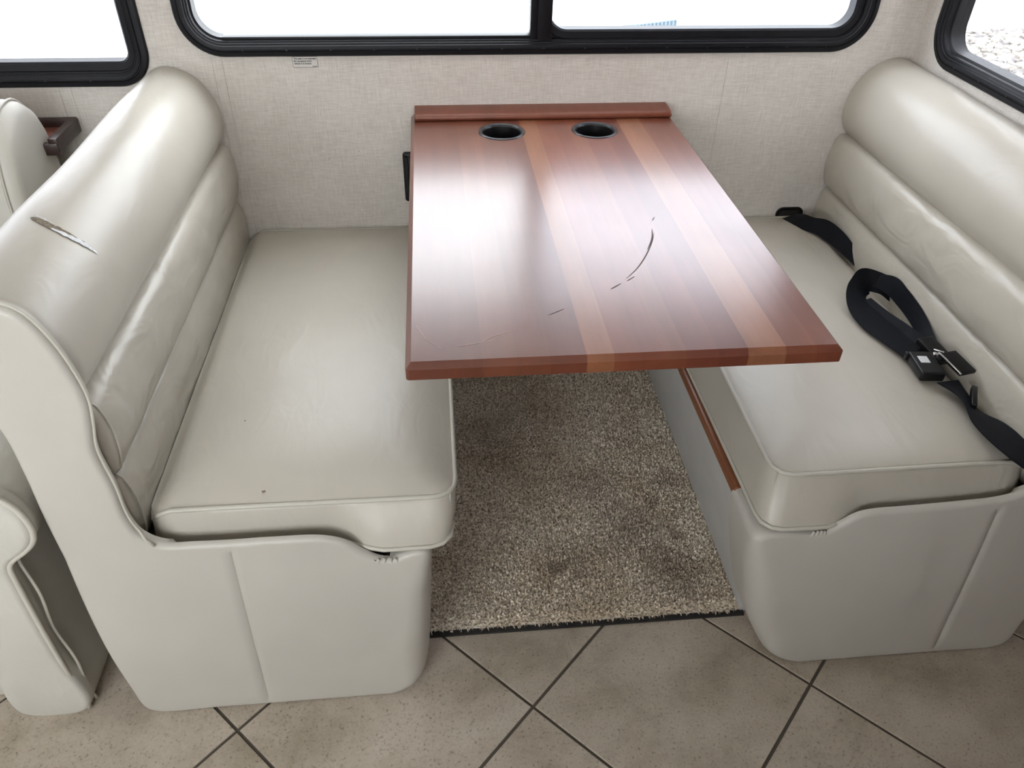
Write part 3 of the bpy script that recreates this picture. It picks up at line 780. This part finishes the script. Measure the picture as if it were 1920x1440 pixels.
# ---------------------------------------------------------------- table
def table():
    root = empty('dinette_table', (.29, -.53, .71))
    tag(root, 'glossy cherry wood plank table with two black cup holders, fixed to the wall', 'table')
    x0, x1, y0, y1, z0, z1 = -.063, .646, -1.080, WY-.004, .711, .740
    bm = bmesh.new(); boxbm(bm, x0, x1, y0, y1, z0, z1)
    tope = [e for e in bm.edges if all(v.co.z > z1-1e-5 for v in e.verts) and not all(v.co.y > y1-1e-5 for v in e.verts)]
    bmesh.ops.bevel(bm, geom=tope, offset=.0095, segments=1, profile=.5, affect='EDGES')
    vert = [e for e in bm.edges if all(v.co.z < z1-.008 for v in e.verts) and all(v.co.y < y0+1e-4 for v in e.verts) and abs(e.verts[0].co.z-e.verts[1].co.z) > .01]
    bmesh.ops.bevel(bm, geom=vert, offset=.006, segments=3, profile=.5, affect='EDGES')
    full = mkbm('tabletop', bm, WOOD, None, False)
    cups = [(.171, -.083), (.414, -.083)]; cr_ = .0515
    cs = []
    for cx, cyy in cups:
        V, Fc = loft([[(cx+cr_*math.cos(a), cyy+cr_*math.sin(a), z) for a in np.linspace(0, 2*math.pi, 48, False)] for z in (z0-.05, z1+.05)], True, True, True)
        cs.append(mk('cutter', V, Fc, WOOD, smooth=False))
    boolean(full, cs)
    bnd = [x0, .003, .058, .112, .165, .223, .267, .312, .348, .384, .437, .486, .549, .600, x1]
    cols = [(.20, .062, .033), (.205, .066, .034), (.245, .084, .042), (.225, .075, .038), (.205, .064, .034), (.36, .15, .07), (.29, .092, .045), (.27, .082, .042), (.285, .096, .046), (.245, .070, .040), (.215, .060, .036), (.38, .165, .085), (.26, .085, .045), (.235, .07, .036)]
    for k in range(len(bnd)-1):
        bm = bmesh.new(); bm.from_mesh(full.data)
        for xv, no in ((bnd[k], (-1, 0, 0)), (bnd[k+1], (1, 0, 0))):
            if xv in (x0, x1): continue
            xo = xv-no[0]*.0  # shared joint
            geom = list(bm.verts)+list(bm.edges)+list(bm.faces)
            r = bmesh.ops.bisect_plane(bm, geom=geom, plane_co=(xo*S, 0, 0), plane_no=no, clear_outer=True, dist=1e-6)
            es = [e for e in r['geom_cut'] if isinstance(e, bmesh.types.BMEdge)]
            bmesh.ops.holes_fill(bm, edges=es, sides=0)
        o = mkbm('plank', bm, WOOD, root, False, conv=False); o.color = (*(c*f_ for c, f_ in zip(cols[k], (.60, .54, .52))), 1)
        # the short piece let into one plank: a second, lighter length
    full_d = full.data; bpy.data.objects.remove(full); bpy.data.meshes.remove(full_d)
    for cx, cyy in cups:
        prof = [(.0465, z1-.062), (.0495, z1-.004), (.0515, z1+.0015), (.0555, z1+.0032), (.0595, z1+.0022), (.0605, z1+.0002), (.0505, z1-.001), (.048, z1-.066), (.0, z1-.066)]
        inner = [(.0, z1-.062), (.040, z1-.062)]+prof[:-1]
        rings = [[(cx+max(r, .0002)*math.cos(a), cyy+max(r, .0002)*math.sin(a), z) for a in np.linspace(0, 2*math.pi, 48, False)] for r, z in inner+[(.0, z1-.066)]]
        V, Fc = loft(rings[:4]); cup = mk('cup_holder', V, Fc, CUP_IN, root, angle=50)
        V, Fc = loft(rings[3:]); rim = mk('rim', V, Fc, CUP_RIM, None, angle=60); rim.parent = cup
    # wear: arc of scratches and pale rubs in the varnish
    def scr(pts, wd, m, nm):
        P = catmull(pts, False, .006); n = len(P); V = []; Fc = []
        for i, p in enumerate(P):
            q = P[min(n-1, i+1)]-P[max(0, i-1)]; q /= np.linalg.norm(q); nn = np.array((-q[1], q[0])); ww = wd*math.sin(math.pi*(i+.4)/(n-.2))**.6
            V += [(*(p+nn*ww), z1+.0003), (*(p-nn*ww), z1+.0003)]
        for i in range(n-1): Fc.append((2*i, 2*i+1, 2*i+3, 2*i+2))
        mk(nm, V, Fc, m, root, smooth=False)
    scr([(.335, -.842), (.362, -.808), (.392, -.757), (.416, -.705), (.432, -.660)], .0013, SCRATCH, 'scratch')
    scr([(.400, -.735), (.420, -.69), (.430, -.648)], .0016, SCRATCH, 'scratch')
    scr([(.300, -.876), (.322, -.858)], .0013, SCRATCH, 'scratch'); scr([(.335, -.850), (.352, -.835)], .0011, SCRATCH, 'scratch')
    scr([(.440, -.61), (.448, -.595)], .0011, SCRATCH, 'scratch'); scr([(.178, -.953), (.208, -.935)], .0008, SCRATCH, 'scratch')
    scr([(.02, -1.035), (.05, -1.028), (.082, -1.02)], .0007, SCRATCHL, 'scratch'); scr([(.055, -1.03), (.075, -1.012), (.13, -.99)], .0006, SCRATCHL, 'scratch')
    scr([(-.045, -.97), (-.03, -1.01), (-.005, -1.04)], .0006, SCRATCHL, 'scratch')
    # cleat that carries the top at the wall, and hinge arms
    c = box('wall_cleat', .0, .58, .035, WY-.003, .665, .710, WOOD_M, root, .003); c.color = (.20, .06, .03, 1)
    for x in (.06, .50): 
        V, Fc = loft([[(x+d, y, z) for y, z in ((WY-.003, .46), (WY-.003, .709), (-.22, .709), (-.22, .700), (.04, .46))] for d in (0, .018)], True, True, True)
        mk('support_bracket', V, Fc, BLACKP, root, smooth=False)
    return root
table()
led = mk('trim_1', *loft([[(x, y, z) for y, z in [(WY, .7405), (.004, .7405), (.0005, .744), (.0, .749), (.002, .7545), (.008, .758), (WY, .7605)]] for x in (-.053, -.0515, -.048, .634, .6385, .641)], True, True, True), WOOD_M, angle=50)
for v in led.data.vertices:
    xx = v.co.x/S
    if xx < -.0525 or xx > .6405:
        v.co.y += .0025 if v.co.y < .03 else 0; v.co.z -= .002 if v.co.z > (.75-F)*S else 0
led.color = (.20, .062, .034, 1)
tag(led, 'dark cherry wooden ledge strip fixed to the wall over the table end', 'ledge', kind='structure')

# ---------------------------------------------------------------- carpet
def carpet():
    x0, x1, y0, y1 = -.066, .668, -.985, WY-.004; zc = F+.012
    n = 42000
    # jittered positions
    nx = int(math.sqrt(n*(x1-x0)/(y1-y0))); ny = n//nx
    gx, gy = np.meshgrid(np.linspace(x0, x1, nx), np.linspace(y0, y1, ny)); gx = gx.ravel(); gy = gy.ravel(); n = len(gx)
    gx = gx+rng.uniform(-.0022, .0022, n); gy = gy+rng.uniform(-.0022, .0022, n)
    a = rng.uniform(0, 6.283, n); lean = rng.uniform(.001, .0055, n); la = rng.uniform(0, 6.283, n); h = rng.uniform(.006, .0125, n); wd = rng.uniform(.0017, .0030, n)
    # the front row falls over the edge
    fr = np.clip((gy-y0)/.02, 0, 1); lx = np.cos(la)*lean; ly = np.sin(la)*lean*fr-(1-fr)*rng.uniform(.004, .014, n); h = h*(.35+.65*fr)
    ux, uy = np.cos(a)*wd, np.sin(a)*wd
    z = np.full(n, zc-.002)
    P = np.stack([np.stack([gx-ux, gy-uy, z], 1), np.stack([gx+ux, gy+uy, z], 1), np.stack([gx+ux*.9+lx*.6, gy+uy*.9+ly*.6, z+h*.65], 1), np.stack([gx-ux*.9+lx*.6, gy-uy*.9+ly*.6, z+h*.65], 1), np.stack([gx+lx, gy+ly, z+h], 1)], 1).reshape(-1, 3)
    P[:, 2] -= F; P *= S
    b = np.arange(n)*5
    q = np.stack([b, b+1, b+2, b+3], 1); t = np.stack([b+3, b+2, b+4], 1)
    me = bpy.data.meshes.new('carpet')
    me.vertices.add(len(P)); me.vertices.foreach_set('co', P.ravel())
    loops = np.concatenate([np.c_[q, t].ravel()]); me.loops.add(len(loops)); me.loops.foreach_set('vertex_index', loops.astype(np.int32))
    me.polygons.add(2*n); st = np.stack([np.arange(n)*7, np.arange(n)*7+4], 1).ravel(); me.polygons.foreach_set('loop_start', st.astype(np.int32))
    me.update(calc_edges=True); me.validate(); me.materials.append(CARPET)
    o = bpy.data.objects.new('carpet', me); C.objects.link(o)
    tag(o, 'stained beige cut-pile carpet under the table between the benches', 'carpet', kind='stuff')
    bk = box('carpet_backing', x0-.01, x1+.01, y0+.001, y1, F-.001, zc-.001, CARPET, None, 0); bk.parent = o
    ed = box('edge_binding', x0-.01, x1+.012, y0-.013, y0+.004, F-.001, F+.005, DARKV, None, .001); ed.parent = o; ed['label'] = 'black edge strip'
carpet()

# ---------------------------------------------------------------- wall details
def sticker():
    e = empty('warning_sticker', (-.325, WY, .874)); tag(e, 'small rectangular printed notice stuck to the wall below the long window', 'sticker')
    x0, x1, z0, z1 = -.3575, -.2935, .8615, .8885; y = WY-.0006
    box('sticker_film', x0, x1, y, WY+.0002, z0, z1, STICK, e, 0)
    t = .0009
    for nm, a in (('border', (x0, x0+t, z0, z1)), ('border', (x1-t, x1, z0, z1)), ('border', (x0, x1, z0, z0+t)), ('border', (x0, x1, z1-t, z1))):
        box(nm, a[0], a[1], y-.0003, y+.0002, a[2], a[3], INKG, e, 0)
    for k, (s, sx, sz, size) in enumerate((('This seat is not intended', x0+.004, .8815, .0062), ('for occupancy when', x0+.004, .8755, .0062), ('vehicle is in motion', x0+.004, .8693, .0062))):
        cu = bpy.data.curves.new('t', 'FONT'); cu.body = s; cu.size = size*S; cu.extrude = 0; cu.offset = .00012
        to = bpy.data.objects.new('t', cu); C.objects.link(to)
        dg = bpy.context.evaluated_depsgraph_get(); me = bpy.data.meshes.new_from_object(to.evaluated_get(dg)); bpy.data.objects.remove(to)
        mm = Matrix.Translation(T((sx, y-.0004, sz))) @ Matrix.Rotation(math.pi/2, 4, 'X'); me.transform(mm)
        xs = [v.co.x for v in me.vertices]; wdt = max(xs)-min(xs); tgt = (.056, .045, .044)[k]*S
        for v in me.vertices: v.co.x = min(xs)+(v.co.x-min(xs))*tgt/wdt
        me.materials.clear(); me.materials.append(INK)
        o = bpy.data.objects.new('printed_line', me); C.objects.link(o); place(o, e)
    box('printed_mark', x1-.0145, x1-.003, y-.0004, y+.0002, .8632, .8648, INKG, e, 0)   # too small to read
sticker()
def plate():
    e = empty('wall_socket', (-.05, WY, .56)); tag(e, 'black wall socket plate on the papered wall beside the table', 'socket')
    V, Fc = frame_sweep(rrect(-.094, -.008, .490, .633, .008, 5), [(0, 0), (0, .010), (.003, .012), (.013, .012), (.014, .005), (.014, .0)], back3); mk('plate_frame', V, Fc, BLACKP, e, angle=40)
    box('face_plate', -.082, -.020, WY-.006, WY, .502, .621, BLACKP, e, .002)
    for z in (.535, .588): box('outlet_face', -.066, -.036, WY-.0095, WY-.004, z-.016, z+.016, CUP_IN, e, .003)
plate()
def scuffs():
    def marks(lst, m, nm):
        V = []; Fc = []
        for x, z, w_, h_ in lst:
            k = len(V); c = 7
            for i in range(c):
                a = 6.283*i/c; rr = random.uniform(.6, 1.1); V.append((x+w_*rr*math.cos(a), WY-.0005, z+h_*rr*math.sin(a)))
            Fc.append(tuple(range(k, k+c)))
        o = mk(nm, V, Fc, m, None, smooth=False); o.parent = wall_back
    # (pixel spots of the photograph turned into places on the wall)
    marks([(-.248, .765, .0025, .002), (-.240, .762, .003, .002), (-.222, .766, .0012, .0055), (-.31, .640, .0045, .002), (-.283, .637, .002, .002), (-.497, .755, .0012, .007), (-.222, .462, .006, .002), (-.47, .615, .0012, .004)], SCUFFW, 'pale_scuff')
    marks([(-.318, .628, .0012, .0015), (-.297, .617, .0018, .0015), (-.268, .621, .001, .001), (-.262, .621, .001, .001), (-.255, .622, .001, .001), (-.249, .622, .001, .001), (-.225, .637, .0012, .001), (-.226, .632, .002, .001), (-.213, .637, .002, .0012),
           (-.225, .614, .0018, .001), (-.304, .741, .0016, .001), (-.198, .612, .001, .001)], SCUFFD, 'dark_scuff')
scuffs()

# ---------------------------------------------------------------- seat belts
def ribbon(name, secs, m, parent, th=.0014):
    """secs: (x, y, z, wx, wy, wz): centre and half-width vector"""
    P = catmull(secs, False, .008); rings = []
    for i, p in enumerate(P):
        c = Vector(p[:3]); wv = Vector(p[3:]); a = Vector(P[max(0, i-1)][:3]); b = Vector(P[min(len(P)-1, i+1)][:3])
        t = (b-a).normalized(); wv = (wv-t*wv.dot(t)); nn = t.cross(wv).normalized()*th
        rings.append([c+wv*s+nn*(1-.25*s*s) for s in (-1, -.5, 0, .5, 1)]+[c+wv*s-nn for s in (1, .5, 0, -.5, -1)])
    V, Fc = loft(rings, True, True, True); return mk(name, V, Fc, m, parent, angle=50)
def belts():
    e = empty('seat_belt', (1.08, 0, .41)); tag(e, 'short black seat belt strap coming out of the wall slot into the seat crease', 'seat belt', 'black lap belts')
    V, Fc = frame_sweep(rrect(1.036, 1.122, .392, .436, .0205, 8), [(0, 0), (0, .004), (.004, .006), (.009, .004), (.010, -.002), (.006, -.004)], back3); mk('slot_surround', V, Fc, BLACKP, e, angle=50)
    V, Fc = prism_y(rrect(1.040, 1.118, .396, .432, .017, 6), WY-.0015, WY+.002); mk('slot_shade', V, Fc, DARKV, e, smooth=False)  # flat dark plug painted as the shade inside the slot
    ribbon('strap', [(1.075, .066, .404, .022, -.002, .010), (1.070, .035, .421, .024, .004, .006), (1.074, -.005, .433, .022, .006, .010), (1.088, -.050, .438, .017, .004, .016),
                     (1.110, -.095, .446, .012, .004, .022), (1.130, -.145, .440, .010, .006, .022), (1.149, -.20, .425, .008, .006, .018), (1.168, -.255, .405, .006, .006, .012)], BELT, e)
    e = empty('seat_belt', (1.07, -.75, .43)); tag(e, 'long black lap belt with looped webbing, buckle and metal tongue lying on the right cushion', 'seat belt', 'black lap belts')
    ribbon('webbing', [(1.165, -0.43, 0.43, 0.0055, 0.0166, 0.0248), (1.13, -0.412, 0.446, -0.011, 0.0193, 0.0276), (1.095, -0.405, 0.452, -0.0248, 0.0138, 0.0276), (1.055, -0.44, 0.448, -0.0359, -0.011, 0.0193),
                       (1.034, -0.505, 0.439, -0.0373, -0.011, 0.0055), (1.036, -0.575, 0.435, -0.0373, -0.0138, 0.0014), (1.052, -0.64, 0.435, -0.0345, -0.0166, 0.0014), (1.062, -0.695, 0.437, -0.0304, -0.0138, 0.0014), (1.066, -0.735, 0.44, -0.029, -0.011, 0.0014)], BELT, e)
    ribbon('webbing', [(1.118, -0.405, 0.452, 0.0146, 0.0018, 0.0146), (1.142, -0.435, 0.455, 0.011, 0.0036, 0.0201), (1.148, -0.49, 0.45, 0.0073, 0.0018, 0.0218), (1.146, -0.55, 0.446, 0.0082, 0.0009, 0.0201), (1.138, -0.605, 0.443, 0.011, 0.0018, 0.0164), (1.125, -0.655, 0.441, 0.0164, 0.0027, 0.0091), (1.112, -0.7, 0.444, 0.0182, 0.0036, 0.0036)], BELT, e)
    ribbon('webbing', [(1.064, -0.47, 0.434, 0.0155, 0.0038, 0.0038), (1.078, -0.54, 0.434, 0.0135, 0.0038, 0.0058), (1.092, -0.6, 0.436, 0.0106, 0.0038, 0.0097), (1.104, -0.655, 0.438, 0.0135, 0.0038, 0.0077), (1.112, -0.69, 0.441, 0.0174, 0.0038, 0.0038)], BELT, e)
    ribbon('webbing', [(1.086, -0.815, 0.44, -0.0276, -0.0138, 0.0028), (1.094, -0.855, 0.437, -0.0221, -0.011, 0.0083), (1.096, -0.9, 0.434, -0.0248, -0.011, 0.0138), (1.102, -0.945, 0.434, -0.0414, -0.0193, 0.011), (1.108, -0.99, 0.434, -0.0442, -0.0221, 0.0083), (1.122, -1.025, 0.43, -0.0414, -0.0276, 0.0055), (1.145, -1.045, 0.42, -0.0331, -0.0304, -0.0028)], BELT, e)
    def block(nm, c, ang, sx, sy, sz, m, bev, tilt=0, par=e):
        bm = bmesh.new(); boxbm(bm, -sx, sx, -sy, sy, -sz, sz, bev, 3)
        R = Matrix.Translation(Vector(c)) @ Matrix.Rotation(ang, 4, 'Z') @ Matrix.Rotation(tilt, 4, 'X')
        bmesh.ops.transform(bm, matrix=R, verts=bm.verts); return mkbm(nm, bm, m, par, True, 40)
    bk = block('buckle', (1.060, -.765, .446), -.12, .027, .042, .012, BLACKP, .006)
    block('buckle_collar', (1.057, -.727, .447), -.12, .024, .006, .009, BLACKP, .003)
    lb = block('label_sticker', (1.056, -.757, .4588), -.12, .0105, .012, .0006, WHITEL, .0004); lb['label'] = 'small white printed label'
    block('slide_adjuster', (1.108, -.715, .450), .18, .021, .040, .008, BLACKP, .004, .12)
    tg = block('latch_tongue', (1.120, -.780, .462), .20, .021, .034, .0045, BLACKP, .002, .12)
    block('chrome_edge', (1.098, -.785, .466), .20, .0022, .036, .0022, CHROME, .001, .12)
    block('chrome_pin', (1.095, -.742, .469), .9, .0022, .011, .0022, CHROME, .001, .0)
    block('chrome_pin', (1.084, -.750, .466), -.3, .005, .005, .003, CHROME, .0015, .0)
    block('webbing_keeper', (1.112, -.872, .440), -.55, .006, .036, .007, BLACKP, .003)
belts()

# ---------------------------------------------------------------- sofa at the left edge
def sofa():
    root = empty('sofa', (-1.5, -.5, F)); tag(root, 'ivory vinyl sofa with scrolled arm left of the dinette, under the corner window', 'sofa')
    # arm: scrolled top on a slim post, extruded front to back
    def arm(mx, nm):
        X = (lambda x: x) if mx == 0 else (lambda x: mx-x)
        o = [(-.776, -.094), (-.778, .10), (-.772, .32), (-.768, .365), (-.757, .380), (-.733, .398), (-.708, .425), (-.700, .462), (-.710, .506), (-.738, .538), (-.785, .555), (-.84, .548), (-.885, .52), (-.905, .47), (-.908, .38), (-.908, .10), (-.908, -.094)]
        P = resample(catmull(o, True, .01), 120, True); c = np.array((-.83, .25)); rings = []
        nP = len(P); ar = sum(P[i][0]*P[(i+1) % nP][1]-P[(i+1) % nP][0]*P[i][1] for i in range(nP)); sg = 1 if ar > 0 else -1
        NN = []
        for i in range(nP):
            t = P[(i+2) % nP]-P[i-2]; t = t/np.linalg.norm(t); NN.append(np.array((t[1], -t[0]))*sg)
        for d, y in ((.012, -1.117), (.007, -1.1155), (.003, -1.112), (.0, -1.105), (.0, -1.085)):
            rings.append([(X((P[i]-NN[i]*d)[0]), y, (P[i]-NN[i]*d)[1]) for i in range(nP)])
        V, Fc = loft(rings, True, True, True); a = mk('arm_front', V, Fc, SOFA_V, root, angle=60)
        rings = []
        for y in np.linspace(-1.088, -.10, 24):
            rings.append([(X(-.83+(p[0]+.83)*(.955 if p[1] < .36 else .985)), y, p[1]-.002+.003*noise.noise(Vector((p[0]*5, y*4, p[1]*5)))) for p in P])
        V, Fc = loft(rings, True, True, True); b = mk('arm_side', V, Fc, SOFA_V, root, angle=60)
        pp = [(X(p[0]), -1.108, p[1]) for p in P if p[1] > -.05 and (p[0] > -.80 or p[1] > .45)]
        i0 = max(range(len(P)), key=lambda i: 0)
        pts = [(X(x), -1.104-.004, z) for x, z in resample(catmull(o[:13], False, .01), 70)]
        t = tube('arm_piping', pts, .0055, PIPING, None, 8); place(t, root)
        flap = [(X(x+.010+.004*math.sin(z*30)), -1.088, z) for x, z in resample(catmull(o[:5], False, .01), 40)]
        t = tube('seam_flap', flap, .0035, PIPING, None, 6); place(t, root)
    arm(0, 'a'); arm(-3.32, 'b')
    # seat, plinth
    box('seat_cushion', -2.40, -.925, -1.02, -.20, .16, .355, SOFA_V, root, .05, 5)
    box('front_skirt', -2.41, -.91, -1.07, -.25, F+.004, .155, SOFA_V, root, .02, 3)
    # back with pillow top: yz profile along x
    o = [(-.02, .02), (-.02, .55), (-.025, .72), (-.045, .80), (-.10, .842), (-.17, .838), (-.225, .80), (-.262, .72), (-.285, .58), (-.30, .42), (-.29, .25), (-.25, .05)]
    P = resample(catmull(o, True, .01), 110, True); c = np.array((-.15, .5)); rings = []
    xs = [(-.962, .80), (-.964, .90), (-.972, .955), (-.987, .985), (-1.01, 1.0)]+[(x, 1+.012*noise.noise(Vector((x*5, 0, 0)))) for x in np.linspace(-1.03, -2.36, 30)]+[(-2.39, .985), (-2.405, .93), (-2.41, .80)]
    for x, k in xs: rings.append([(x, c[0]+(p[0]-c[0])*k, c[1]+(p[1]-c[1])*k+.004*noise.noise(Vector((x*6, p[0]*8, p[1]*8)))) for p in P])
    V, Fc = loft(rings, True, True, True); mk('sofa_back', V, Fc, SOFA_V, root, angle=70)
    for x in (-.992, -1.05):
        pts = [(x, c[0]+(p[0]-c[0])*1.004, c[1]+(p[1]-c[1])*1.004) for p in P if p[1] > .3]
        pts.sort(key=lambda p: math.atan2(p[2]-.4, p[1]+.15))
        t = tube('back_seam', pts, .0032, PIPING, None, 6); place(t, root)
    return root
sofa()
def shelf():
    e = empty('wall_shelf', (-1.1, WY, .72)); tag(e, 'small dark wood shelf with raised rim on the wall behind the sofa', 'shelf')
    b = box('shelf_board', -1.28, -.935, -.082, WY-.001, .712, .724, WOOD_M, e, .002); b.color = (.20, .07, .045, 1)
    for a in ((-1.28, -.930, .048, WY-.001, .706, .744), (-.950, -.928, -.086, WY-.001, .706, .742), (-1.28, -.930, -.088, -.070, .700, .730), (-1.282, -1.262, -.086, WY-.001, .706, .742)):
        r = box('rim', *a, WOOD_M, e, .003); r.color = (.035, .016, .012, 1)
shelf()
